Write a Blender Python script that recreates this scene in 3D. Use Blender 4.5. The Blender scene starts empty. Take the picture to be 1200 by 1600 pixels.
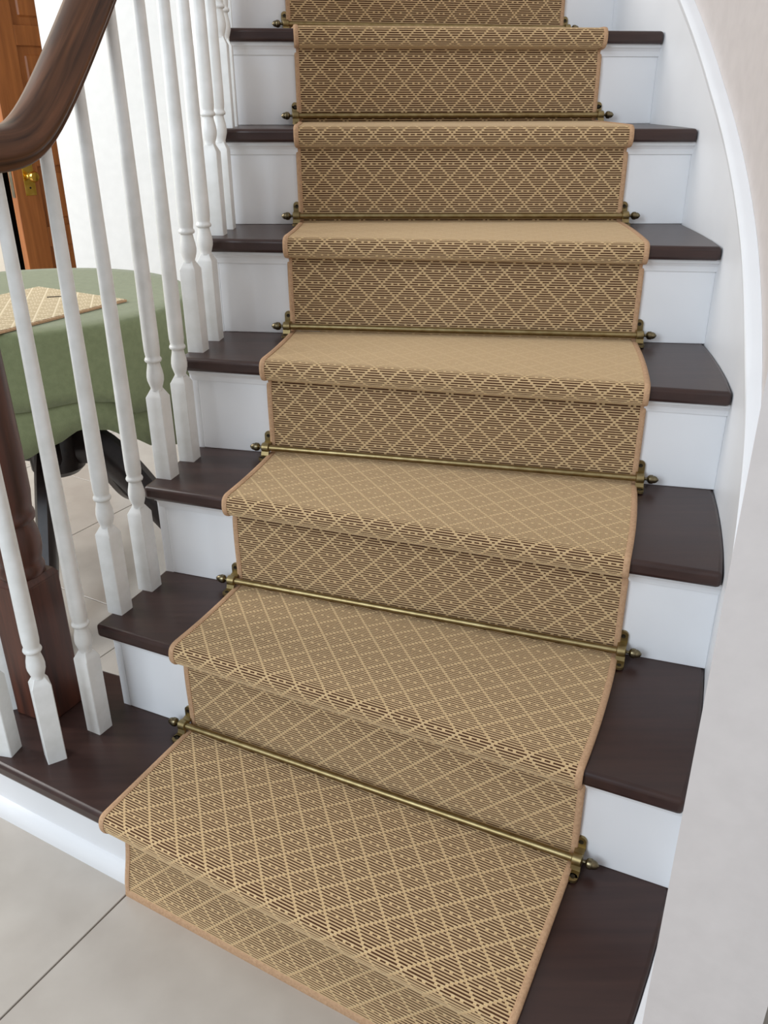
import bpy, bmesh, math, random
from mathutils import Vector, Matrix

random.seed(7)
sc = bpy.context.scene
COL = sc.collection

# ------------------------------------------------------------------ camera
cam_d = bpy.data.cameras.new('camera')
cam = bpy.data.objects.new('camera', cam_d)
COL.objects.link(cam)
cam_d.sensor_fit = 'HORIZONTAL'
cam_d.sensor_width = 36.0
cam_d.lens = 1358.13 / 1200 * 36.0
cam_d.shift_x = -21.02 / 1200      # the lens axis sits a little right of and below the frame's centre
cam_d.shift_y = 5.77 / 1200
cam_d.clip_start = 0.02
cam.location = (0, 0, 1.2086)
cam.rotation_euler = (math.radians(90 - 26.0273), 0, 0)
sc.camera = cam

# ------------------------------------------------------------------ light
world = bpy.data.worlds.new('daylight')
sc.world = world
world.use_nodes = True
bg = world.node_tree.nodes['Background']
bg.inputs[0].default_value = (0.93, 0.96, 1.0, 1)
bg.inputs[1].default_value = 0.42


def area(name, loc, target, sx, sy, power, color):
    d = bpy.data.lights.new(name, 'AREA')
    d.shape = 'RECTANGLE'
    d.size, d.size_y = sx, sy
    d.energy = power
    d.color = color
    o = bpy.data.objects.new(name, d)
    COL.objects.link(o)
    o.location = loc
    o.rotation_euler = (Vector(target) - Vector(loc)).to_track_quat('-Z', 'Y').to_euler()
    return o


area('entrance_window_light', (-2.3, -1.4, 2.5), (0.0, 1.8, 0.9), 1.6, 2.2, 85, (0.80, 0.90, 1.0))
area('hall_window_light', (-3.6, 2.2, 2.6), (-0.9, 3.4, 1.2), 1.6, 2.0, 115, (1.0, 0.98, 0.95))

sc.view_settings.view_transform = 'Standard'
sc.view_settings.look = 'None'
sc.view_settings.gamma = 1
sc.view_settings.use_curve_mapping = False
sc.view_settings.exposure = 0.0


# ------------------------------------------------------------------ materials
def lin(r, g, b):
    f = lambda c: (c / 255 / 12.92) if c / 255 <= 0.04045 else ((c / 255 + 0.055) / 1.055) ** 2.4
    return (f(r), f(g), f(b), 1)


def new_mat(name):
    m = bpy.data.materials.new(name)
    m.use_nodes = True
    return m, m.node_tree.nodes, m.node_tree.links, m.node_tree.nodes['Principled BSDF']


def noise_mat(name, c1, c2, scale=(8, 8, 8), rough=0.5, nscale=4.0, detail=4, bump=0.0, spec=0.5, coat=0.0, metal=0.0,
              bump_scale=60, contrast=(0.3, 0.7), sheen=0.0):
    m, N, L, b = new_mat(name)
    tc = N.new('ShaderNodeTexCoord')
    mp = N.new('ShaderNodeMapping')
    mp.inputs['Scale'].default_value = scale
    no = N.new('ShaderNodeTexNoise')
    no.inputs['Scale'].default_value = nscale
    no.inputs['Detail'].default_value = detail
    cr = N.new('ShaderNodeValToRGB')
    cr.color_ramp.elements[0].position = contrast[0]
    cr.color_ramp.elements[1].position = contrast[1]
    cr.color_ramp.elements[0].color = c1
    cr.color_ramp.elements[1].color = c2
    L.new(tc.outputs['Object'], mp.inputs[0])
    L.new(mp.outputs[0], no.inputs['Vector'])
    L.new(no.outputs[0], cr.inputs[0])
    L.new(cr.outputs[0], b.inputs['Base Color'])
    b.inputs['Roughness'].default_value = rough
    b.inputs['Metallic'].default_value = metal
    b.inputs['Specular IOR Level'].default_value = spec
    b.inputs['Coat Weight'].default_value = coat
    b.inputs['Coat Roughness'].default_value = 0.15
    b.inputs['Sheen Weight'].default_value = sheen
    if bump:
        n2 = N.new('ShaderNodeTexNoise')
        n2.inputs['Scale'].default_value = bump_scale
        n2.inputs['Detail'].default_value = 3
        bp = N.new('ShaderNodeBump')
        bp.inputs['Strength'].default_value = bump
        bp.inputs['Distance'].default_value = 0.002
        L.new(tc.outputs['Object'], n2.inputs['Vector'])
        L.new(n2.outputs[0], bp.inputs['Height'])
        L.new(bp.outputs[0], b.inputs['Normal'])
    return m


M = {}
M['white'] = noise_mat('white_gloss_paint', lin(237, 238, 240), lin(240, 241, 243), rough=0.42, spec=0.4, nscale=1.5, detail=1)
M['baluster'] = noise_mat('white_baluster_paint', lin(226, 226, 222), lin(240, 240, 238), rough=0.35, bump=0.08, bump_scale=30)
M['beige'] = noise_mat('beige_wall_paint', lin(210, 202, 198), lin(216, 208, 204), rough=0.75, bump=0.12, bump_scale=120)
M['wallwhite'] = noise_mat('white_wall_paint', lin(246, 246, 244), lin(250, 250, 248), rough=0.8, bump=0.05)
M['cream'] = noise_mat('cream_wall_paint', lin(228, 220, 204), lin(234, 227, 212), rough=0.8)
M['tread'] = noise_mat('dark_mahogany_tread', lin(48, 30, 27), lin(60, 39, 34), scale=(3, 40, 40), rough=0.34, nscale=2.0, detail=6,
                       bump=0.06, bump_scale=40)
def rail_material():
    m, N, L, b = new_mat('brown_handrail_wood')
    uv = N.new('ShaderNodeUVMap')
    mp = N.new('ShaderNodeMapping')
    mp.inputs['Scale'].default_value = (5, 70, 1)
    no = N.new('ShaderNodeTexNoise')
    no.inputs['Scale'].default_value = 1.0
    no.inputs['Detail'].default_value = 7
    no.inputs['Distortion'].default_value = 0.6
    cr = N.new('ShaderNodeValToRGB')
    e = cr.color_ramp.elements
    e[0].position, e[0].color = 0.30, lin(50, 32, 22)
    e[1].position, e[1].color = 0.72, lin(112, 74, 51)
    L.new(uv.outputs[0], mp.inputs[0])
    L.new(mp.outputs[0], no.inputs['Vector'])
    L.new(no.outputs[0], cr.inputs[0])
    L.new(cr.outputs[0], b.inputs['Base Color'])
    b.inputs['Roughness'].default_value = 0.38
    b.inputs['Specular IOR Level'].default_value = 0.3
    return m


M['rail'] = rail_material()
M['newel'] = noise_mat('red_brown_newel_wood', lin(52, 28, 21), lin(92, 50, 35), scale=(30, 30, 2.5), rough=0.38, nscale=2.0, detail=6)
M['door'] = noise_mat('orange_brown_door_wood', lin(140, 82, 40), lin(176, 108, 56), scale=(24, 24, 1.6), rough=0.4, nscale=2.0, detail=6)
M['darkwood'] = noise_mat('near_black_table_wood', lin(24, 16, 16), lin(40, 28, 26), scale=(14, 14, 14), rough=0.3)
M['brass'] = noise_mat('antique_brass', lin(140, 122, 84), lin(166, 150, 110), rough=0.4, metal=1.0, nscale=8)
M['finial'] = noise_mat('dark_antique_brass', lin(92, 84, 66), lin(140, 128, 100), rough=0.32, metal=1.0, nscale=12)
M['screw'] = noise_mat('dark_screw_hole', lin(40, 34, 24), lin(58, 50, 36), rough=0.5, metal=0.6)
M['goldbrass'] = noise_mat('polished_gold_brass', lin(214, 176, 74), lin(236, 204, 110), rough=0.2, metal=1.0)
M['cloth'] = noise_mat('sage_green_cloth', lin(110, 117, 82), lin(120, 127, 91), rough=0.9, nscale=10, bump=0.3, bump_scale=500, sheen=0.2)
M['tile'] = noise_mat('beige_porcelain_tile', lin(180, 172, 163), lin(192, 185, 176), rough=0.22, nscale=1.2, spec=0.45, detail=8)
M['grout'] = noise_mat('grey_grout', lin(120, 112, 104), lin(138, 130, 122), rough=0.9)
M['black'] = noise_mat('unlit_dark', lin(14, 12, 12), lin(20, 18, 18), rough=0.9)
M['binding'] = noise_mat('tan_cotton_binding', lin(184, 146, 112), lin(204, 166, 130), rough=0.9, nscale=30, bump=0.5, bump_scale=700)
M['steel'] = noise_mat('dull_steel', lin(120, 112, 96), lin(150, 142, 124), rough=0.4, metal=1.0)

PITCH = 0.0045
DU, DV = 0.0535, 0.0540


def carpet_material(name, lightc, lightc2, darkc, linec=lin(222, 198, 152), linew=0.40):
    m, N, L, b = new_mat(name)
    uv = N.new('ShaderNodeUVMap')
    sep = N.new('ShaderNodeSeparateXYZ')
    L.new(uv.outputs[0], sep.inputs[0])

    def mth(op, a, bb=None, c=None):
        n = N.new('ShaderNodeMath')
        n.operation = op
        for i, v in enumerate((a, bb, c)):
            if v is None:
                continue
            if isinstance(v, (int, float)):
                n.inputs[i].default_value = v
            else:
                L.new(v, n.inputs[i])
        return n.outputs[0]
    u, v = sep.outputs[0], sep.outputs[1]
    # slight irregularity of the yarns
    nz = N.new('ShaderNodeTexNoise')
    nz.inputs['Scale'].default_value = 160
    nz.inputs['Detail'].default_value = 2
    L.new(uv.outputs[0], nz.inputs['Vector'])
    jit = mth('MULTIPLY', mth('SUBTRACT', nz.outputs[0], 0.5), 0.0030)
    u2 = mth('ADD', u, jit)
    row = mth('FLOOR', mth('DIVIDE', v, PITCH))
    ph = mth('FRACT', mth('DIVIDE', v, PITCH))
    vq = mth('MULTIPLY', row, PITCH)
    # groove (dark yarn) between ribs
    groove = mth('LESS_THAN', mth('ABSOLUTE', mth('SUBTRACT', ph, 0.25)), 0.25)
    ua = mth('DIVIDE', u2, DU)
    va = mth('DIVIDE', vq, DV)
    fa = mth('SUBTRACT', mth('FRACT', mth('ADD', ua, va)), 0.5)
    fb = mth('SUBTRACT', mth('FRACT', mth('SUBTRACT', ua, va)), 0.5)
    la = mth('GREATER_THAN', mth('ABSOLUTE', fa), 0.455)
    lb = mth('GREATER_THAN', mth('ABSOLUTE', fb), 0.455)
    line = mth('MAXIMUM', la, lb)
    dif = mth('ABSOLUTE', mth('SUBTRACT', fa, fb))
    d1 = mth('LESS_THAN', dif, 0.09)
    d2 = mth('LESS_THAN', mth('ABSOLUTE', mth('SUBTRACT', mth('ABSOLUTE', fa), 0.115)), 0.042)
    dots = mth('MULTIPLY', d1, d2)
    lightm = mth('MAXIMUM', line, dots)
    dark = mth('MULTIPLY', groove, mth('SUBTRACT', 1.0, lightm))
    # base wool colour
    n2 = N.new('ShaderNodeTexNoise')
    n2.inputs['Scale'].default_value = 420
    n2.inputs['Detail'].default_value = 2
    L.new(uv.outputs[0], n2.inputs['Vector'])
    mixb = N.new('ShaderNodeMix')
    mixb.data_type = 'RGBA'
    mixb.inputs[6].default_value = lightc
    mixb.inputs[7].default_value = lightc2
    L.new(n2.outputs[0], mixb.inputs[0])
    brl = N.new('ShaderNodeMix')
    brl.data_type = 'RGBA'
    L.new(mth('MULTIPLY', lightm, linew), brl.inputs[0])
    L.new(mixb.outputs[2], brl.inputs[6])
    brl.inputs[7].default_value = linec
    mixc = N.new('ShaderNodeMix')
    mixc.data_type = 'RGBA'
    L.new(dark, mixc.inputs[0])
    L.new(brl.outputs[2], mixc.inputs[6])
    mixc.inputs[7].default_value = darkc
    L.new(mixc.outputs[2], b.inputs['Base Color'])
    b.inputs['Roughness'].default_value = 0.95
    b.inputs['Specular IOR Level'].default_value = 0.1
    b.inputs['Sheen Weight'].default_value = 0.15
    bp = N.new('ShaderNodeBump')
    bp.inputs['Strength'].default_value = 0.4
    bp.inputs['Distance'].default_value = 0.001
    L.new(n2.outputs[0], bp.inputs['Height'])
    L.new(bp.outputs[0], b.inputs['Normal'])
    return m


M['sample'] = carpet_material('pale_carpet_sample', lin(184, 166, 132), lin(198, 180, 148), lin(140, 116, 84), lin(232, 218, 188), 0.8)
M['carpet'] = carpet_material('ribbed_diamond_carpet', lin(198, 166, 122), lin(215, 185, 144), lin(84, 54, 34))


# ------------------------------------------------------------------ object helpers
def mesh_obj(name, verts, faces, mat, parent=None, smooth=False, uvs=None, bevel=0.0, seg=2, auto=None):
    me = bpy.data.meshes.new(name)
    me.from_pydata([tuple(v) for v in verts], [], faces)
    if uvs is not None:
        l = me.uv_layers.new(name='UVMap')
        i = 0
        for f in faces:
            for vi in f:
                l.data[i].uv = uvs[vi]
                i += 1
    bm = bmesh.new()
    bm.from_mesh(me)
    bmesh.ops.recalc_face_normals(bm, faces=bm.faces)
    bm.to_mesh(me)
    bm.free()
    me.materials.append(M[mat] if isinstance(mat, str) else mat)
    o = bpy.data.objects.new(name, me)
    COL.objects.link(o)
    if parent is not None:
        o.parent = parent
    if smooth:
        for pl in me.polygons:
            pl.use_smooth = True
    if bevel:
        bv = o.modifiers.new('bevel', 'BEVEL')
        bv.width = bevel
        bv.segments = seg
        bv.limit_method = 'ANGLE'
        bv.angle_limit = math.radians(40)
        bv.harden_normals = False
    return o


def empty(name, loc, rz=0):
    o = bpy.data.objects.new(name, None)
    COL.objects.link(o)
    o.location = loc
    o.rotation_euler = (0, 0, rz)
    o.empty_display_size = 0.05
    return o


def tag(o, label, cat, group=None):
    o['label'] = label
    o['category'] = cat
    if group:
        o['group'] = group
    return o


def structure(o, label, cat):
    tag(o, label, cat)
    o['kind'] = 'structure'
    return o


class MB:
    """collects verts and faces"""

    def __init__(self):
        self.v, self.f = [], []

    def add(self, vs, fs):
        n = len(self.v)
        self.v += [Vector(x) for x in vs]
        self.f += [[i + n for i in f] for f in fs]
        return self

    def prism(self, poly, z0, z1):
        n = len(poly)
        vs = [(x, y, z0) for x, y in poly] + [(x, y, z1) for x, y in poly]
        fs = [list(range(n))[::-1], list(range(n, 2 * n))]
        fs += [[i, (i + 1) % n, n + (i + 1) % n, n + i] for i in range(n)]
        return self.add(vs, fs)

    def box(self, c, ax, hs):
        """centre, three axes, half sizes"""
        a = [Vector(x) * h for x, h in zip(ax, hs)]
        c = Vector(c)
        vs = [c + a[0] * i + a[1] * j + a[2] * k for k in (-1, 1) for j in (-1, 1) for i in (-1, 1)]
        return self.add(vs, [[0, 2, 3, 1], [4, 5, 7, 6], [0, 1, 5, 4], [2, 6, 7, 3], [0, 4, 6, 2], [1, 3, 7, 5]])

    def lathe(self, prof, org=(0, 0, 0), axis=(0, 0, 1), n=20):
        ax = Vector(axis).normalized()
        t = Vector((1, 0, 0)) if abs(ax.x) < 0.9 else Vector((0, 1, 0))
        a = ax.cross(t).normalized()
        b = ax.cross(a)
        o = Vector(org)
        vs, fs = [], []
        for r, h in prof:
            for i in range(n):
                th = 2 * math.pi * i / n
                vs.append(o + ax * h + (a * math.cos(th) + b * math.sin(th)) * r)
        for k in range(len(prof) - 1):
            for i in range(n):
                j = (i + 1) % n
                fs.append([k * n + i, k * n + j, (k + 1) * n + j, (k + 1) * n + i])
        fs.append(list(range(n))[::-1])
        fs.append([(len(prof) - 1) * n + i for i in range(n)])
        return self.add(vs, fs)

    def sweep(self, rings, close=True, caps=True):
        m = len(rings[0])
        vs = [p for r in rings for p in r]
        fs = []
        for k in range(len(rings) - 1):
            for i in range(m if close else m - 1):
                j = (i + 1) % m
                fs.append([k * m + i, k * m + j, (k + 1) * m + j, (k + 1) * m + i])
        if caps and close:
            fs.append(list(range(m))[::-1])
            fs.append([(len(rings) - 1) * m + i for i in range(m)])
        return self.add(vs, fs)

    def obj(self, name, mat, parent=None, **kw):
        return mesh_obj(name, self.v, self.f, mat, parent, **kw)


def auto_smooth(o, deg=35):
    me = o.data
    for pl in me.polygons:
        pl.use_smooth = True
    bm = bmesh.new()
    bm.from_mesh(me)
    lim = math.radians(deg)
    for e in bm.edges:
        if len(e.link_faces) == 2 and e.calc_face_angle(0) > lim:
            e.smooth = False
    bm.to_mesh(me)
    bm.free()
    return o


def catmull(pts, n=6):
    out = []
    P = [pts[0]] + list(pts) + [pts[-1]]
    for i in range(1, len(P) - 2):
        p0, p1, p2, p3 = P[i - 1], P[i], P[i + 1], P[i + 2]
        for k in range(n):
            t = k / n
            out.append(tuple(0.5 * ((2 * b) + (-a + c) * t + (2 * a - 5 * b + 4 * c - d) * t * t + (-a + 3 * b - 3 * c + d) * t ** 3)
                             for a, b, c, d in zip(p0, p1, p2, p3)))
    out.append(tuple(pts[-1]))
    return out


# ------------------------------------------------------------------ stair layout (circular stair, 19 cm rise)
CX, CY = -1.9194, 1.9319
RISE = 0.19
TH0, DTH = -31.4511, 6.3796
RL, RUN = 1.7098, 0.6909          # runner: left radius and width
R_TL, R_TR = 1.545, 2.5370        # tread ends
R_RISER = 1.566
NSTEP = 10
OFF_W = -0.009                     # wooden nosing front relative to the rod line
OFF_R = 0.0215                      # riser face
TT = 0.026                         # tread thickness


def theta(k):
    return TH0 + DTH * k


def ev(deg):
    t = math.radians(deg)
    return Vector((math.cos(t), math.sin(t)))


def line(k):
    """base point, direction along the step, direction up the stair"""
    if k == 0:   # bottom step: its front is not quite radial
        e = ev(-29.1)
        n = Vector((-e.y, e.x))
        base = Vector((-0.465, 1.007)) + n * 0.0170 - e * RL
        return base, e, n
    e = ev(theta(k))
    return Vector((CX, CY)), e, Vector((-e.y, e.x))


def P(k, R, off, z=None):
    b, e, n = line(k)
    q = b + e * R + n * off
    return Vector((q.x, q.y, z)) if z is not None else q


def pol(R, deg, z=None):
    q = Vector((CX, CY)) + ev(deg) * R
    return Vector((q.x, q.y, z)) if z is not None else q


NEWEL = Vector((-0.639, 1.287))
CURT = Vector((-0.690, 1.298))


def clamp_R(pt, R):
    d = Vector(pt) - Vector((CX, CY))
    return Vector((CX, CY)) + d * (R / d.length)


def first_step_poly(inset, back):
    """outline of the curtail step, inset from the nosing front"""
    b, e, n = line(0)
    r = 0.136 - inset
    pts = [clamp_R(P(0, RL + 0.83, OFF_W + inset), R_TR)]
    # front edge to the curtail circle
    c = CURT
    front = c - n * r
    off = (P(0, RL, OFF_W + inset) - c).dot(n)
    tpt = c + n * off
    for i in range(1, 4):
        pts.append(pts[0].lerp(tpt, i / 4))
    a0 = math.atan2(-n.y, -n.x)
    rr = abs(off)
    for i in range(0, 25):
        a = a0 - math.radians(i * 7.2)
        k = i / 24
        pts.append(c + Vector((math.cos(a), math.sin(a))) * (rr + (r - rr) * k))
    pts.append(Vector((-0.578, 1.400 - inset)))
    pts.append(Vector((-0.530, 1.380 - inset)))
    pts.append(P(1, R_TL + 0.005, back))
    pts.append(P(1, R_TR, back))
    for t in (0.25, 0.5, 0.75):
        pts.append(clamp_R(P(1, R_TR, back).lerp(pts[0], t), R_TR))
    return [(p.x, p.y) for p in pts]


stairs = empty('staircase', (CX, CY, 0))
tag(stairs, 'curved white staircase with dark mahogany treads climbing to the left', 'staircase')


def rebase(o, parent):
    """meshes are written in world coordinates; keep them there under a moved parent"""
    o.parent = parent
    o.matrix_parent_inverse = Matrix.Translation(-Vector(parent.location))
    return o


def spart(o):
    return rebase(o, stairs)


# treads
for k in range(1, NSTEP + 1):
    z1 = k * RISE
    if k == 1:
        poly = first_step_poly(0.0, OFF_R + 0.012)
    else:
        poly = [P(k - 1, R_TR - 0.002, OFF_W), P(k - 1, R_TL, OFF_W)]
        for t in (0.33, 0.66):
            poly.append(clamp_R(P(k - 1, R_TL, OFF_W).lerp(P(k, R_TL, OFF_R + 0.035), t), R_TL))
        poly += [P(k, R_TL, OFF_R + 0.035), P(k, R_TR, OFF_R + 0.012)]
        for t in (0.25, 0.5, 0.75):
            poly.append(clamp_R(P(k, R_TR, OFF_R + 0.012).lerp(P(k - 1, R_TR, OFF_W), t), R_TR + 0.0005))
        poly = [(p.x, p.y) for p in poly]
    mb = MB().prism(poly, z1 - TT, z1)
    o = spart(mb.obj('tread', 'tread', bevel=0.007, seg=3))
    auto_smooth(o, 50)

# risers, with a small cove moulding under each nosing
for k in range(1, NSTEP + 1):
    z0, z1 = (k - 1) * RISE, k * RISE - TT
    if k == 1:
        poly = first_step_poly(0.046, OFF_R + 0.012)
        o = spart(MB().prism(poly, 0.0, z1).obj('riser', 'white', bevel=0.002))
        auto_smooth(o, 40)
        # shoe moulding round the foot of the bottom riser
        out = [Vector(p) for p in first_step_poly(0.0304, OFF_R)]
        inn = [Vector(p) for p in first_step_poly(0.047, OFF_R)]
        out, inn = out[:27], inn[:27]
        rings = []
        for a, b_ in zip(out, inn):
            d = (a - b_)
            rings.append([(b_.x, b_.y, 0), (a.x, a.y, 0), (a.x, a.y, 0.010), (b_.x + d.x * .9, b_.y + d.y * .9, 0.020),
                          (b_.x + d.x * .62, b_.y + d.y * .62, 0.030), (b_.x + d.x * .2, b_.y + d.y * .2, 0.036), (b_.x, b_.y, 0.037)])
        auto_smooth(spart(MB().sweep(rings).obj('shoe_moulding', 'white')), 60)
        continue
    a, b_ = P(k - 1, R_RISER, OFF_R), P(k - 1, 2.5375, OFF_R)
    c, d = P(k - 1, 2.5375, OFF_R + 0.018), P(k - 1, R_RISER, OFF_R + 0.018)
    spart(MB().prism([(p.x, p.y) for p in (a, b_, c, d)], z0, z1).obj('riser', 'white', bevel=0.0015))
    prof = [(0.0, -0.024), (-0.004, -0.024), (-0.005, -0.020), (-0.007, -0.014), (-0.011, -0.009), (-0.016, -0.006), (-0.016, 0.0), (0.0, 0.0)]
    # one length each side of the runner, which covers the stretch between
    mb = MB().sweep([[P(k - 1, R, OFF_R + o_, z1 + h) for o_, h in prof] for R in (RL + RUN - 0.002, 2.5374)])
    spart(mb.obj('cove_moulding', 'white'))
    mb = MB().sweep([[P(k - 1, R, OFF_R + o_, z1 + h) for o_, h in prof] for R in (R_RISER - 0.010, RL + 0.002)])
    # return of the moulding along the inner end of the step
    rings = []
    for t in (0, 0.5, 1):
        th = theta(k - 1) + 0.80 + t * (DTH - 0.2)
        rings.append([pol(R_RISER + 0.002 + o_, th, z1 + h) for o_, h in prof])
    mb.sweep(rings)
    spart(mb.obj('cove_moulding', 'white'))

# inner cut string, outer closed string below the treads
rings_in = []
mb = MB()
for k in range(2, NSTEP + 1):
    za = max(0.0, (k - 3.2) * RISE)
    zb = max(0.0, (k - 2.2) * RISE)
    zt = k * RISE - TT
    m = 4
    rings = []
    for i in range(m + 1):
        t = i / m
        th = theta(k - 1) + 0.80 + t * DTH
        zz = za + (zb - za) * t
        rings.append([pol(R_RISER - 0.016, th, zz), pol(R_RISER, th, zz), pol(R_RISER, th, zt), pol(R_RISER - 0.016, th, zt)])
    mb.sweep(rings)
spart(mb.obj('cut_string', 'white'))

rings = []
for i in range(0, 8):
    th = -32.6 + i * 1.2
    rings.append([pol(2.5374, th, 0), pol(2.5560, th, 0), pol(2.5560, th, 0.187), pol(2.5374, th, 0.187)])
spart(MB().sweep(rings).obj('outer_string_end', 'white', bevel=0.002))

# plastered underside of the flight
rings = []
for i in range(0, 33):
    th = theta(2.6) + i * (theta(NSTEP) - theta(2.6)) / 32
    kk = (th - TH0) / DTH
    z = max(0.0, (kk - 2.2) * RISE)
    rings.append([pol(R_RISER - 0.014, th, z), pol(2.538, th, z), pol(2.538, th, z + 0.015), pol(R_RISER - 0.014, th, z + 0.015)])
spart(MB().sweep(rings).obj('soffit', 'wallwhite'))

# ------------------------------------------------------------------ walls, skirting, floor
def arc_sweep(t0, t1, n, fn):
    return [fn(t0 + (t1 - t0) * i / n) for i in range(n + 1)]


wr = MB().sweep(arc_sweep(-31.35, 38, 60, lambda th: [pol(2.5565, th, 0), pol(2.6655, th, 0), pol(2.6655, th, 4.2), pol(2.5565, th, 4.2)]))
o = wr.obj('wall_right', 'beige')
auto_smooth(o, 30)
structure(o, 'curved beige wall along the right side of the stairs', 'wall')


def sk_top(th):
    kk = (th - TH0) / DTH
    lo = 1.51 + 0.125 * max(0.0, min(1.0, (4.8 - kk) / 1.4))
    return (kk + lo) * RISE


o = MB().sweep(arc_sweep(-25.2, 36, 60, lambda th: [pol(2.5375, th, max(0, sk_top(th) - 0.62)), pol(2.5563, th, max(0, sk_top(th) - 0.62)),
                                                   pol(2.5563, th, sk_top(th)), pol(2.5375, th, sk_top(th))])).obj('baseboard_right', 'white')
auto_smooth(o, 30)
structure(o, 'white skirting board curving up the wall beside the treads', 'baseboard')
capprof = [(2.5562, -0.003), (2.5350, -0.003), (2.5335, 0.001), (2.5335, 0.005), (2.5315, 0.008), (2.5312, 0.014), (2.5345, 0.019), (2.542, 0.0215), (2.550, 0.023), (2.5562, 0.024)]
sk = o
def cap_R(R, th):
    t = max(0.0, min(1.0, (-13.0 - th) / 5.0))
    return R if R > 2.537 else R + (2.5368 - R) * t * t * (3 - 2 * t)


o = MB().sweep(arc_sweep(-25.2, 36, 70, lambda th: [pol(cap_R(R, th), th, sk_top(th) + h) for R, h in capprof])).obj('cap_moulding', 'white', sk)
auto_smooth(o, 40)

wb = MB().prism([(-1.226, 3.4), (0.6, 3.4), (0.6, 3.52), (-1.226, 3.52)], 0, 4.2).obj('wall_back', 'wallwhite')
structure(wb, 'bright white wall behind the balusters and the green table', 'wall')
o = MB().prism([(1.55, -1.0), (1.67, -1.0), (1.67, 4.42), (1.55, 4.42)], 0, 4.2).obj('wall_side', 'wallwhite')
structure(o, 'plain white wall of the hall to the right of the curved wall', 'wall')
wl = MB()
wl.prism([(-4.5, 4.3), (-1.881, 4.3), (-1.881, 4.42), (-4.5, 4.42)], 0, 4.2)
wl.prism([(-1.881, 4.3), (-1.05, 4.3), (-1.05, 4.42), (-1.881, 4.42)], 2.06, 4.2)
wl.prism([(-1.05, 4.3), (1.55, 4.3), (1.55, 4.42), (-1.05, 4.42)], 0, 4.2)
o = wl.obj('wall_rear', 'cream')
structure(o, 'cream wall with the doorway at the far left', 'wall')
# unlit room beyond the doorway
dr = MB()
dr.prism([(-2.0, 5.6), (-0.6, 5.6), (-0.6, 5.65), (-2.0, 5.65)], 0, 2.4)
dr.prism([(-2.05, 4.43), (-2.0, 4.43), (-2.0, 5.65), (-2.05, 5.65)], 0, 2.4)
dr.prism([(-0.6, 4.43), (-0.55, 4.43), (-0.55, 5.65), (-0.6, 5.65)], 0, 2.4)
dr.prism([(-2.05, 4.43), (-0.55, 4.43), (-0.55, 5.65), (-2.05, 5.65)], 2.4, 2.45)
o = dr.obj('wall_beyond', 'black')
structure(o, 'dark unlit room seen through the gap beside the open door', 'wall')

fl = MB().prism([(-4.5, -3), (3, -3), (3, 6), (-4.5, 6)], -0.06, -0.0035).obj('floor', 'grout')
structure(fl, 'pale beige porcelain tile floor with thin grey joints', 'floor')
TS = 0.5525
fa_, fb_ = Vector((0.4894, 0.8721)), Vector((0.8721, -0.4894))
hg = 0.0014
tme = MB().box((0, 0, -0.005), [(fa_.x, fa_.y, 0), (fb_.x, fb_.y, 0), (0, 0, 1)], (TS / 2 - hg, TS / 2 - hg, 0.005))
proto = None
for i in range(-9, 13):
    for j in range(-13, 8):
        ca = 1.3235 + (i + 0.5) * TS - TS * 2
        cb = -0.8997 + (j + 0.5) * TS
        c = fa_ * ca + fb_ * cb
        if not (-3.6 < c.x < 1.7 and -1.0 < c.y < 4.5):
            continue
        if proto is None:
            proto = tme.obj('tile', 'tile', fl, bevel=0.0008, seg=1)
            t = proto
        else:
            t = proto.copy()
            COL.objects.link(t)
            t.parent = fl
        t.location = (c.x, c.y, 0)

# ------------------------------------------------------------------ carpet runner
CT = 0.006          # carpet thickness
GD = 0.0014         # groove depth
runner = empty('stair_runner', (CX, CY, 0))
tag(runner, 'tan ribbed stair runner with brown stripes and pale diamond lattice', 'carpet')

# the runner as a list of rows: (left point, right point, u-left, normal); rows are equally spaced in v
segs = []   # fine polyline of rows: each (L, R, uL, uR, normal)


def nose_path(k):
    """profile (offset, z) from the foot of riser k up over the nosing to the tread"""
    T = k * RISE
    if k == 1:
        ctrl = [(0.0085, 0.006), (0.0090, 0.014), (0.0105, 0.028), (0.014, 0.045), (0.021, 0.075), (0.026, 0.11), (0.027, T - 0.044), (0.022, T - 0.037)]
    else:
        zb = (k - 1) * RISE
        ctrl = [(OFF_R - CT, zb + 0.006), (OFF_R - CT, zb + 0.05), (OFF_R - CT - 0.001, zb + 0.10), (OFF_R - CT, T - 0.054), (OFF_R - CT + 0.003, T - 0.043),
                (OFF_R - CT - 0.001, T - 0.0365)]
    ctrl += [(0.002, T - 0.0345), (-0.0085, T - 0.0315), (-0.0150, T - 0.023), (-0.0168, T - 0.012), (-0.0145, T - 0.001),
             (-0.008, T + 0.0045), (0.002, T + CT)]
    return catmull(ctrl, 8)


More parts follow.
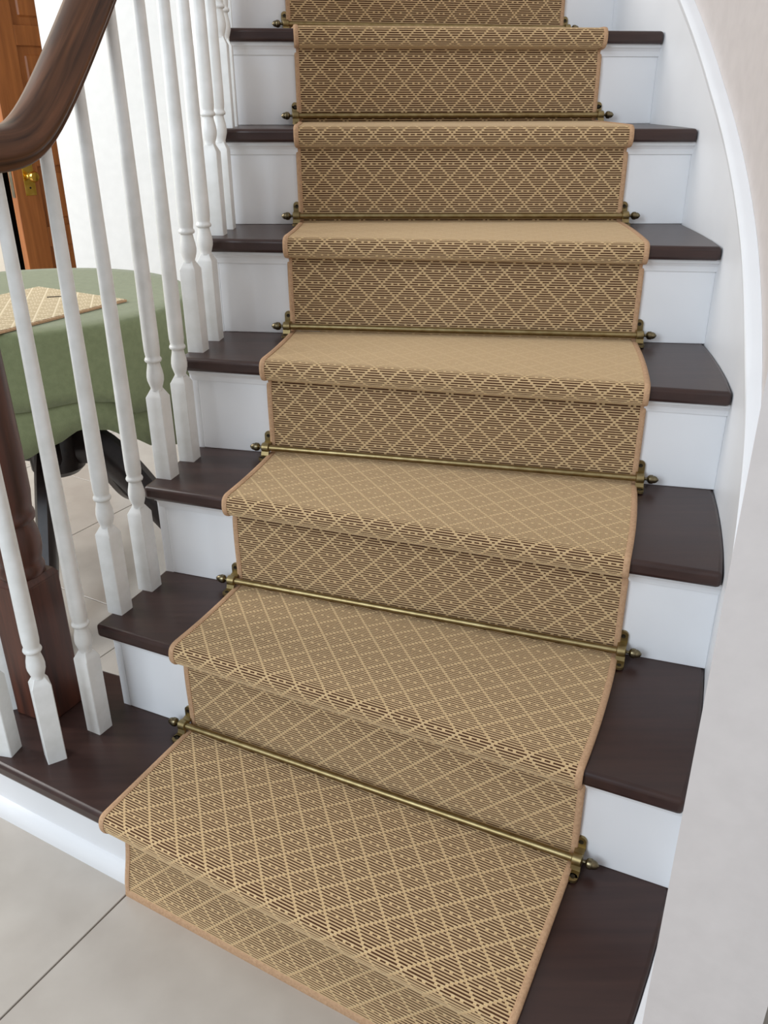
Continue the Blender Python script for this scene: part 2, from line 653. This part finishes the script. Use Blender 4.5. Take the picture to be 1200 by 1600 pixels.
# collect the row path: parameterised continuous list of (Lpt, Rpt)
rows = []
for k in range(1, 9):
    b, e, n = line(k - 1)
    for off, z in nose_path(k):
        Lp, Rp = b + e * RL + n * off, b + e * (RL + RUN) + n * off
        rows.append((Vector((Lp.x, Lp.y, z)), Vector((Rp.x, Rp.y, z)), 0.0, RUN))
    # tread: rows parallel to the nosing, clipped at the foot of the next riser
    z = k * RISE + CT
    A, Cc = b + e * RL + n * 0.002, b + e * (RL + RUN) + n * 0.002
    B, D = P(k, RL, OFF_R - CT + 0.003), P(k, RL + RUN, OFF_R - CT + 0.003)
    sB, sD = (B - A).dot(n), (D - A).dot(n)
    smax = max(sB, sD)
    ns = int(smax / 0.004) + 1
    bulge = Vector((CX, CY))
    for i in range(1, ns + 1):
        s = smax * i / ns
        if s <= sB:
            Lp = A.lerp(B, s / sB)
            if k > 1:
                Lp = clamp_R(Lp, RL)
        else:
            Lp = B.lerp(D, (s - sB) / (sD - sB))
        Rp = Cc.lerp(D, min(1.0, s / sD))
        if k > 1:
            Rp = clamp_R(Rp, RL + RUN)
        uL, uR = (Lp - A).dot(e), (Rp - A).dot(e)
        rows.append((Vector((Lp.x, Lp.y, z)), Vector((Rp.x, Rp.y, z)), uL, uR))

# cumulative length along the right edge keeps the ribs at an even pitch
mid = [(a.lerp(b_, 0.98)) for a, b_, _, _ in rows]
cum = [0.0]
for i in range(1, len(rows)):
    cum.append(cum[-1] + (mid[i] - mid[i - 1]).length)
# normals
nrm = []
for i in range(len(rows)):
    a, b_ = rows[max(0, i - 1)], rows[min(len(rows) - 1, i + 1)]
    t = (b_[1] - a[1])
    w = (rows[i][1] - rows[i][0])
    if w.length < 1e-4:
        w = Vector((1, 0, 0))
    nn = w.cross(t)
    nrm.append(nn.normalized() if nn.length > 1e-9 else Vector((0, 0, 1)))


def sample(v):
    lo, hi = 0, len(cum) - 1
    while hi - lo > 1:
        m_ = (lo + hi) // 2
        if cum[m_] <= v:
            lo = m_
        else:
            hi = m_
    d = cum[hi] - cum[lo]
    t = 0 if d < 1e-9 else (v - cum[lo]) / d
    a, b_ = rows[lo], rows[hi]
    return (a[0].lerp(b_[0], t), a[1].lerp(b_[1], t), a[2] + (b_[2] - a[2]) * t, a[3] + (b_[3] - a[3]) * t, nrm[lo].lerp(nrm[hi], t).normalized())


verts, faces, uvs = [], [], []
nP = int(cum[-1] / PITCH)
idx = 0
BW = 0.008
for i in range(nP):
    for ph, h in ((0.04, -GD), (0.44, -GD), (0.56, 0.0), (0.94, 0.0)):
        v = (i + ph) * PITCH
        Lp, Rp, uL, uR, nn = sample(v)
        w = Rp - Lp
        for j in range(5):
            t = j / 4
            verts.append(Lp + w * t + nn * h)
            uvs.append((uL + (uR - uL) * t, v))
        if idx:
            for j in range(4):
                faces.append([idx - 5 + j, idx - 4 + j, idx + 1 + j, idx + j])
        idx += 5
o = mesh_obj('ribbed_pile', verts, faces, 'carpet', None, uvs=uvs)
rebase(o, runner)


def edge_tape(side):
    rings = []
    last = None
    for i, (Lp, Rp, uL, uR) in enumerate(rows):
        q = (Lp, Rp)[side]
        if side == 0 and uL > 0.06 and 0:
            continue
        if last is not None and (q - last).length < 0.0035:
            continue
        w = (Rp - Lp)
        if w.length < 0.2:
            continue
        w.normalize()
        if side == 1:
            w = -w
        nn = nrm[i]
        # on the tread the left edge runs into the fold at the riser: skip rows clipped by it
        if side == 0 and last is not None and w.dot(q - last) > 0.8 * (q - last).length:
            continue
        last = q
        rings.append([q - w * 0.0015 - nn * 0.0055, q - w * 0.0020 - nn * 0.001, q - w * 0.0008 + nn * 0.0012, q + w * 0.003 + nn * 0.0019,
                      q + w * (BW - 0.003) + nn * 0.0017, q + w * BW + nn * 0.0008, q + w * BW - nn * 0.004])
    o = MB().sweep(rings).obj('edge_binding', 'binding')
    auto_smooth(o, 70)
    rebase(o, runner)
    return o


edge_tape(0)
edge_tape(1)
# binding along the bottom hem
Lp, Rp, _, _ = rows[0]
w = (Rp - Lp).normalized()
b0, e0, n0 = line(0)
fo = Vector((-n0.x, -n0.y, 0))
rings = []
for i in range(13):
    q = Lp.lerp(Rp, i / 12) + Vector((0, 0, -0.001))
    rings.append([q + fo * 0.0025 + Vector((0, 0, -0.005)), q + fo * 0.0030 + Vector((0, 0, -0.001)), q + fo * 0.002 + Vector((0, 0, 0.004)),
                  q + fo * 0.0015 + Vector((0, 0, 0.007)), q - fo * 0.001 + Vector((0, 0, 0.009)), q - fo * 0.003 + Vector((0, 0, -0.005))])
o = MB().sweep(rings).obj('hem_binding', 'binding')
auto_smooth(o, 70)
rebase(o, runner)

# ------------------------------------------------------------------ stair rods
ORD = ['', 'first', 'second', 'third', 'fourth', 'fifth', 'sixth', 'seventh', 'eighth', 'ninth', 'tenth']
ROD_H = 0.0195


def make_rod():
    """local frame: x along the rod, y up the stair, z up; origin on the tread at the rod's left end"""
    root = empty('stair_rod', (0, 0, 0))
    X, Y, Z = (1, 0, 0), (0, 1, 0), (0, 0, 1)
    rod = MB().lathe([(0.0058, -0.006), (0.0058, RUN + 0.006)], (0, 0, ROD_H), X, 18).obj('rod', 'brass', root)
    auto_smooth(rod, 40)
    for s, x0 in ((-1, -0.0055), (1, RUN + 0.0055)):
        mb = MB()
        mb.lathe([(0.0075, -0.0075), (0.0092, -0.0062), (0.0092, 0.0062), (0.0075, 0.0075)], (x0, 0, ROD_H), X, 18)
        # tab on the riser
        ry = OFF_R - 0.0025
        mb.box((x0, ry, 0.0305), (X, Y, Z), (0.0075, 0.0022, 0.0085))
        mb.lathe([(0.0075, -0.0022), (0.0075, 0.0022)], (x0, ry, 0.039), Y, 18)
        mb.box((x0, (ry + 0.004) / 2, 0.0235), (X, Vector((0, ry, 0.004)).normalized(), Vector((0, -0.004, ry)).normalized()), (0.0072, 0.009, 0.0022))
        # tab on the tread
        mb.box((x0, -0.0135, 0.0045), (X, Y, Z), (0.0075, 0.0085, 0.0022))
        mb.lathe([(0.0075, -0.0022), (0.0075, 0.0022)], (x0, -0.022, 0.0045), Z, 18)
        mb.box((x0, -0.006, 0.009), (X, Vector((0, 0.35, 1)).normalized(), Vector((0, -1, 0.35)).normalized()), (0.0072, 0.007, 0.0022))
        br = mb.obj('bracket', 'brass', root)
        auto_smooth(br, 40)
        MB().lathe([(0.0036, 0), (0.0036, 0.0006), (0.0018, 0.0002)], (x0, ry - 0.0022, 0.0375), (0, -1, 0), 12).obj('screw', 'screw', br)
        MB().lathe([(0.0036, 0), (0.0036, 0.0006), (0.0018, 0.0002)], (x0, -0.021, 0.0067), (0, 0, 1), 12).obj('screw', 'screw', br)
        # acorn finial
        fin = MB().lathe([(0.0026, 0.0), (0.0026, 0.005), (0.0045, 0.0058), (0.0076, 0.0085), (0.0082, 0.0120), (0.0079, 0.0148), (0.0070, 0.0156),
                          (0.0066, 0.0185), (0.0050, 0.0218), (0.0026, 0.0236), (0.0018, 0.0246)], (x0 + s * 0.0070, 0, ROD_H), (s, 0, 0), 14)
        f = fin.obj('finial', 'finial', root)
        auto_smooth(f, 30)
    return root


def copy_tree(o, parent=None):
    c = o.copy()
    COL.objects.link(c)
    c.parent = parent
    for ch in o.children:
        copy_tree(ch, c)
    return c


rod0 = make_rod()
rods = [rod0] + [copy_tree(rod0) for _ in range(6)]
for k, rd in enumerate(rods, 1):
    p = P(k, RL, 0, k * RISE)
    rd.location = p
    rd.rotation_euler = (0, 0, math.radians(theta(k)))
    lab = {1: 'brass stair rod across the back of the bottom tread, with acorn finials',
           7: 'highest brass stair rod, its left finial just visible at the top of the picture'}.get(
        k, 'brass stair rod holding the runner at the back of the %s tread from the floor' % ORD[k])
    tag(rd, lab, 'stair rod', 'brass rods holding the stair runner')

# ------------------------------------------------------------------ balusters, newel, handrail
TAU = 0.11


def rail_z(kk):
    """underside of the handrail"""
    x = (kk - 1.09) / TAU
    sp = x if x > 30 else math.log(1 + math.exp(x))
    return 1.112 + RISE * TAU * sp


BH = 0.0155


def make_baluster(height):
    root = empty('baluster', (0, 0, 0))
    # square foot with chamfered shoulders
    m = 0.153
    h = BH
    ch = 0.0012
    sq = [(h, h - ch), (h - ch, h), (-h + ch, h), (-h, h - ch), (-h, -h + ch), (-h + ch, -h), (h - ch, -h), (h, -h + ch)]
    rings = [[(x, y, 0) for x, y in sq], [(x, y, m) for x, y in sq]]
    n8 = []
    for (sc_, z) in ((0.93, m + 0.006), (0.80, m + 0.012), (0.70, m + 0.015)):
        ring = []
        for i, (x, y) in enumerate(sq):
            r = math.hypot(x, y)
            tgt = 0.0108
            f = (z - m) / 0.015
            ring.append((x * (1 - f) + x / r * tgt * f, y * (1 - f) + y / r * tgt * f, z))
        rings.append(ring)
    auto_smooth(MB().sweep(rings).obj('square_foot', 'baluster', root), 30)
    z = m + 0.013
    prof = [(0.0106, z), (0.0104, z + 0.004), (0.0120, z + 0.009), (0.0143, z + 0.017), (0.0148, z + 0.024), (0.0138, z + 0.033), (0.0118, z + 0.042),
            (0.0108, z + 0.048), (0.0112, z + 0.0500), (0.0140, z + 0.0510), (0.0150, z + 0.0540), (0.0140, z + 0.0570), (0.0124, z + 0.0585), (0.0126, z + 0.062)]
    zz = z + 0.070
    prof += [(0.0136, zz), (0.0138, zz + 0.02)]
    for i in range(1, 9):
        t = i / 8
        prof.append((0.0138 + (0.0088 - 0.0138) * t, zz + 0.02 + (height - zz - 0.02) * t))
    auto_smooth(MB().lathe(prof, n=20).obj('turned_shaft', 'baluster', root), 60)
    return root


def baluster_at(xy, zfoot, ztop, rz, label):
    b = make_baluster(ztop - zfoot)
    b.location = (xy[0], xy[1], zfoot)
    b.rotation_euler = (0, 0, rz)
    tag(b, label, 'baluster', 'white turned stair balusters')
    return b


for j in range(0, 12):
    th = -23.35 + 3.19 * j
    kk = (th - TH0) / DTH
    k = 2 + j // 2
    p = pol(1.554 if j < 2 else 1.563, th)
    which = 'nearer' if j % 2 == 0 else 'farther'
    baluster_at(p, k * RISE, rail_z(kk) + 0.008, math.radians(th),
                'white turned baluster, the %s of the two on the %s tread from the floor' % (which, ORD[k]))
vol = [((-0.530, 1.226), math.radians(-27.4), 'white turned baluster on the bottom tread, right of the newel post, nearest the runner'),
       ((-0.582, 1.151), math.radians(32), 'white turned baluster on the bottom tread standing in front of the newel post'),
       ((-0.668, 1.166), math.radians(-12), 'white turned baluster at the bottom tread front edge, cut by the left picture border'),
       ((-0.714, 1.288), math.radians(20), 'white turned baluster half hidden at the left side of the newel post')]
for xy, rz, lab in vol:
    baluster_at(xy, RISE, 1.118, rz, lab)

nw = empty('newel_post', (NEWEL.x, NEWEL.y, RISE), math.radians(65))
tag(nw, 'dark brown wooden newel post with square base on the bottom tread', 'newel post')
hb = 0.0408
o = MB().box((0, 0, 0.137), [(1, 0, 0), (0, 1, 0), (0, 0, 1)], (hb, hb, 0.137)).obj('square_base', 'newel', nw, bevel=0.003)
o = MB().sweep([[(x, y, 0.274) for x, y in ((hb, hb), (-hb, hb), (-hb, -hb), (hb, -hb))],
                [(x * .86, y * .86, 0.284) for x, y in ((hb, hb), (-hb, hb), (-hb, -hb), (hb, -hb))]]).obj('base_chamfer', 'newel', nw)
prof = [(0.0415, 0.283), (0.0440, 0.288), (0.0445, 0.296), (0.0415, 0.303), (0.0405, 0.308), (0.0430, 0.315), (0.0460, 0.330), (0.0462, 0.345), (0.0440, 0.360),
        (0.0405, 0.372), (0.0390, 0.378), (0.0395, 0.381), (0.0440, 0.384), (0.0452, 0.390), (0.0440, 0.396), (0.0415, 0.399), (0.0425, 0.41), (0.0450, 0.43),
        (0.0450, 0.50), (0.0430, 0.62), (0.0390, 0.80), (0.0370, 0.86), (0.041, 0.868), (0.042, 0.876), (0.037, 0.882), (0.037, 0.925)]
prof = [(r_ * 0.88, z_) for r_, z_ in prof]
auto_smooth(MB().lathe(prof, n=28).obj('turned_column', 'newel', nw), 50)

# handrail: swept moulded section, easing into a volute above the newel
path = []
for i in range(0, 125):
    th = 34 - i * 0.5
    path.append((*pol(1.566, th), rail_z((th - TH0) / DTH)))
vpts = [(-0.622, 1.134), (-0.678, 1.146), (-0.722, 1.188), (-0.742, 1.250), (-0.732, 1.312), (-0.690, 1.352), (-0.640, 1.350), (-0.612, 1.318)]
sm = catmull([tuple(path[-8][:2]), tuple(path[-1][:2])] + vpts, 5)
z_end = path[-1][2]
for i, (x, y) in enumerate(sm[6:]):
    path.append((x, y, 1.112 + (z_end - 1.112) * math.exp(-i / 4)))
for _ in range(8):
    path = [path[0]] + [tuple((a + 2 * b_ + c) / 4 for a, b_, c in zip(path[i - 1], path[i], path[i + 1])) for i in range(1, len(path) - 1)] + [path[-1]]
prof = [(-0.019, 0.0), (0.019, 0.0), (0.024, 0.004), (0.025, 0.010), (0.031, 0.015), (0.0345, 0.021), (0.0355, 0.029), (0.0335, 0.037), (0.031, 0.044), (0.030, 0.047),
        (0.026, 0.055), (0.015, 0.0595), (0.0, 0.061), (-0.015, 0.0595), (-0.026, 0.055), (-0.030, 0.047), (-0.031, 0.044), (-0.0335, 0.037), (-0.0355, 0.029),
        (-0.0345, 0.021), (-0.031, 0.015), (-0.025, 0.010), (-0.024, 0.004)]
prof = [(x_ * 0.88, z_ * 0.88) for x_, z_ in prof]
rings, ruv, acc = [], [], 0.0
for i, q in enumerate(path):
    acc += (Vector(q) - Vector(path[max(0, i - 1)])).length
    ruv += [(acc, j_ * 0.0085) for j_ in range(len(prof))]
    a, b_ = Vector(path[max(0, i - 1)]), Vector(path[min(len(path) - 1, i + 1)])
    t = (b_ - a).normalized()
    side = Vector((t.y, -t.x, 0)).normalized()
    up = side.cross(t).normalized()
    if up.z < 0:
        up = -up
    rings.append([Vector(q) + side * x + up * h for x, h in prof])
hr = empty('handrail', (path[0][0], path[0][1], path[0][2]))
tag(hr, 'thick curved brown wooden handrail on top of the white balusters', 'handrail')
o = MB().sweep(rings).obj('moulded_rail', 'rail', uvs=ruv)
auto_smooth(o, 50)
rebase(o, hr)
o = MB().lathe([(0.040, 0.0), (0.050, 0.006), (0.053, 0.022), (0.050, 0.042), (0.036, 0.056), (0.012, 0.062), (0.004, 0.0625)], (NEWEL.x, NEWEL.y, 1.112), (0, 0, 1), 28).obj('volute_eye', 'rail')
auto_smooth(o, 50)
rebase(o, hr)

# ------------------------------------------------------------------ table with two green cloths and a carpet sample
TC = Vector((-0.910, 2.161))
TR = 0.380
tb = empty('pedestal_table', (TC.x, TC.y, 0))
tag(tb, 'dark wooden pedestal table with curved claw legs under the green cloth', 'table')
auto_smooth(MB().lathe([(TR - 0.02, 0.715), (TR, 0.72), (TR, 0.742), (TR - 0.008, 0.748)], n=48).obj('table_top', 'darkwood', tb), 40)
auto_smooth(MB().lathe([(0.055, 0.29), (0.070, 0.305), (0.072, 0.40), (0.06, 0.43), (0.045, 0.45), (0.045, 0.48), (0.055, 0.54), (0.06, 0.58), (0.045, 0.66), (0.12, 0.70), (0.14, 0.716)], n=24).obj('column', 'darkwood', tb), 40)
for a in (-8, 82, 176, 280):
    d = ev(a)
    sd = Vector((-d.y, d.x))
    ctrl = [(0.04, 0.37), (0.12, 0.365), (0.20, 0.29), (0.28, 0.185), (0.35, 0.095), (0.41, 0.046), (0.46, 0.040)]
    cp = catmull(ctrl, 5)
    rings = []
    for i, (r_, z) in enumerate(cp):
        t = i / (len(cp) - 1)
        hw = 0.026 - 0.010 * t
        hh = 0.055 - 0.030 * t
        q0, q1 = cp[max(0, i - 1)], cp[min(len(cp) - 1, i + 1)]
        tx, tz = q1[0] - q0[0], q1[1] - q0[1]
        ln = math.hypot(tx, tz)
        nx, nz = -tz / ln, tx / ln
        rings.append([(d.x * (r_ + nx * y) + sd.x * x, d.y * (r_ + nx * y) + sd.y * x, z + nz * y)
                      for x, y in ((hw, hh * .5), (hw * .5, hh), (-hw * .5, hh), (-hw, hh * .5), (-hw, -hh * .5), (-hw * .5, -hh), (hw * .5, -hh), (hw, -hh * .5))])
    lg = auto_smooth(MB().sweep(rings).obj('leg', 'darkwood', tb), 60)
    mbf = MB()
    for s in (-1, 0, 1):
        ax = (d + sd * 0.45 * s).normalized()
        o3 = (d * 0.455)
        mbf.lathe([(0.008, -0.02), (0.017, -0.005), (0.021, 0.012), (0.018, 0.03), (0.010, 0.042), (0.003, 0.048)],
                  (o3.x + sd.x * 0.012 * s, o3.y + sd.y * 0.012 * s, 0.021), (ax.x, ax.y, 0), 12)
    auto_smooth(mbf.obj('claw_foot', 'steel' if False else 'darkwood', lg), 60)


def interp(tbl, x):
    for (a, ya), (b_, yb) in zip(tbl, tbl[1:]):
        if a <= x <= b_:
            t = (x - a) / (b_ - a)
            t = t * t * (3 - 2 * t)
            return ya + (yb - ya) * t
    return tbl[-1][1]


def cloth(name, top, rim, hem, fold, label, seed):
    rnd = random.Random(seed)
    n = 144
    phs = [rnd.uniform(0, 6.28) for _ in range(5)]
    verts, faces = [], []
    if top:
        levels = [('r', x) for x in (0.0, 0.12, 0.24, 0.34)]
    else:
        levels = []
    drop = [0.0, 0.10, 0.22, 0.4, 0.6, 0.8, 1.0]
    ztop = 0.756 if top else 0.745
    ring_id = 0
    rings = []
    for _, r_ in levels:
        rings.append([(TC.x + r_ * math.cos(2 * math.pi * i / n), TC.y + r_ * math.sin(2 * math.pi * i / n), ztop) for i in range(n)])
    if top:
        rings.append([(TC.x + (rim - 0.006) * math.cos(2 * math.pi * i / n), TC.y + (rim - 0.006) * math.sin(2 * math.pi * i / n), ztop - 0.001) for i in range(n)])
    for d in drop:
        ring = []
        for i in range(n):
            a = 2 * math.pi * i / n
            deg = (math.degrees(a) + 120) % 360 - 120
            zh = interp(hem, deg)
            wave = math.sin(7 * a + phs[0]) * 0.6 + math.sin(11 * a + phs[1]) * 0.4 + math.sin(4 * a + phs[2]) * 0.5
            rr = rim + 0.004 + 0.012 * d + fold * d * wave
            z = ztop - 0.008 + (zh - ztop + 0.008) * d
            ring.append((TC.x + rr * math.cos(a), TC.y + rr * math.sin(a), z))
        rings.append(ring)
    mb = MB()
    m = n
    vs = [p for r in rings for p in r]
    fs = []
    for k in range(len(rings) - 1):
        for i in range(m):
            j = (i + 1) % m
            fs.append([k * m + i, k * m + j, (k + 1) * m + j, (k + 1) * m + i])
    mb.add(vs, fs)
    o = mb.obj(name, 'cloth', smooth=True)
    so = o.modifiers.new('thickness', 'SOLIDIFY')
    so.thickness = 0.0015
    tag(o, label, 'tablecloth', 'green tablecloths on the round table')
    return o


hem_u = [(-120, .58), (-77, .588), (-57, .596), (-49, .586), (-39, .542), (-15, .51), (30, .56), (70, .61), (120, .60), (180, .61), (240, .60)]
hem_l = [(-120, .44), (-90, .45), (-78, .478), (-68, .505), (-58, .533), (-52, .522), (-40, .476), (-35, .45), (-14, .409), (20, .42), (55, .52), (100, .47), (150, .53), (200, .44), (240, .46)]
cloth('tablecloth', True, 0.388, hem_u, 0.008, 'upper sage green tablecloth covering the round table top', 3)
cloth('tablecloth', False, 0.379, hem_l, 0.007, 'longer green undercloth hanging below the upper tablecloth', 5)

# folded carpet sample lying on the cloth
bk, rt = Vector((-0.894, 2.275)), Vector((-0.646, 2.090))
ed = Vector((-0.496, -0.868)).normalized()
ln = 0.37
ex = (bk - rt)
W = ex.length
ex = Vector((-ed.y * -1, ed.x * -1)).normalized()
if ex.dot(bk - rt) < 0:
    ex = -ex
cs = empty('carpet_sample', (rt.x, rt.y, 0.757))
tag(cs, 'flat beige carpet sample with pale diagonal lines lying on the green tablecloth', 'carpet')
vs, fs, uvs = [], [], []
nr = int(ln / PITCH)
idx = 0
for i in range(nr):
    for ph, h in ((0.04, 0.0050), (0.44, 0.0050), (0.56, 0.0062), (0.94, 0.0062)):
        v = (i + ph) * PITCH
        for x in (0.004, W - 0.004):
            q = ed * v + ex * x
            vs.append((q.x, q.y, h))
            uvs.append((x, v))
        if idx:
            fs.append([idx - 2, idx - 1, idx + 1, idx])
        idx += 2
mesh_obj('sample_pile', vs, fs, 'sample', cs, uvs=uvs)
q = [(0, 0), (ed.x * ln, ed.y * ln), (ed.x * ln + ex.x * W, ed.y * ln + ex.y * W), (ex.x * W, ex.y * W)]
MB().prism(q, 0.0, 0.0047).obj('sample_backing', 'binding', cs)
mk = Vector((-0.824, 2.115)) - rt
ax = Vector((0.96, 0.28, 0)).normalized()
MB().box((mk.x, mk.y, 0.0066), [ax, (-ax.y, ax.x, 0), (0, 0, 1)], (0.020, 0.0030, 0.0006)).obj('brown_mark', 'screw', cs)

# ------------------------------------------------------------------ door standing open at the far left
dang = math.radians(50)
dd = Vector((math.cos(dang), math.sin(dang)))
dn = Vector((dd.y, -dd.x))           # front face normal (towards the stairs)
F = Vector((-1.591, 3.80))
door = empty('door_1', (F.x, F.y, 0.0), dang)
structure(door, 'orange-brown panelled wooden door standing open at the far left', 'door')
DW, DH, DT = 0.78, 2.03, 0.042


def dbox(mb, x0, x1, y0, y1, z0, z1):
    mb.box(((x0 + x1) / 2, (y0 + y1) / 2, (z0 + z1) / 2), [(1, 0, 0), (0, 1, 0), (0, 0, 1)], ((x1 - x0) / 2, (y1 - y0) / 2, (z1 - z0) / 2))


st = 0.11
cols = [(st, 0.335), (0.445, DW - st)]
rowsz = [(0.22, 0.60), (0.69, 0.87), (0.94, 1.19), (1.37, 1.43 - 0.06 + 0.0) if False else (1.21, 1.365), (1.44, 1.92)]
rowsz = [(0.22, 0.61), (0.69, 0.93), (1.19, 1.37), (1.44, 1.92)]
core = MB()
dbox(core, 0.004, DW - 0.004, -DT + 0.012, -0.012, 0.012, DH - 0.004)
core.obj('door_core', 'door', door)
for x0, x1 in ((0, st), (cols[0][1], cols[1][0]), (DW - st, DW)):
    mb = MB()
    dbox(mb, x0, x1, -DT, 0, 0.01, DH)
    mb.obj('stile', 'door', door, bevel=0.002)
zz = [0.01] + [z for r_ in rowsz for z in r_] + [DH]
for za, zb in zip(zz[0::2], zz[1::2]):
    for x0, x1 in cols:
        mb = MB()
        dbox(mb, x0, x1, -DT, 0, za, zb)
        mb.obj('cross_rail', 'door', door, bevel=0.002)
for za, zb in rowsz:
    for x0, x1 in cols:
        mb = MB()
        dbox(mb, x0 + 0.03, x1 - 0.03, -DT + 0.004, -0.006, za + 0.03, zb - 0.03)
        mb.obj('panel', 'door', door, bevel=0.006, seg=1)
# brass lock plate with knob, and the lock strip on the door edge
kz = 0.895
mb = MB()
dbox(mb, 0.040, 0.088, -DT - 0.003, -DT, kz - 0.075, kz + 0.055)
hp = mb.obj('lock_plate', 'goldbrass', door, bevel=0.004)
auto_smooth(MB().lathe([(0.010, 0), (0.010, 0.004), (0.006, 0.008), (0.006, 0.022), (0.014, 0.027), (0.021, 0.036), (0.022, 0.045), (0.017, 0.054), (0.006, 0.057)],
                       (0.064, -DT - 0.003, kz), (0, -1, 0), 20).obj('knob', 'goldbrass', hp), 40)
MB().lathe([(0.004, 0), (0.004, 0.0006)], (0.064, -DT - 0.0032, kz - 0.045), (0, -1, 0), 12).obj('keyhole', 'black', hp)
mb = MB()
dbox(mb, -0.002, 0.0, -DT + 0.009, -0.009, kz - 0.08, kz + 0.08)
mb.obj('lock_strip', 'steel', door)
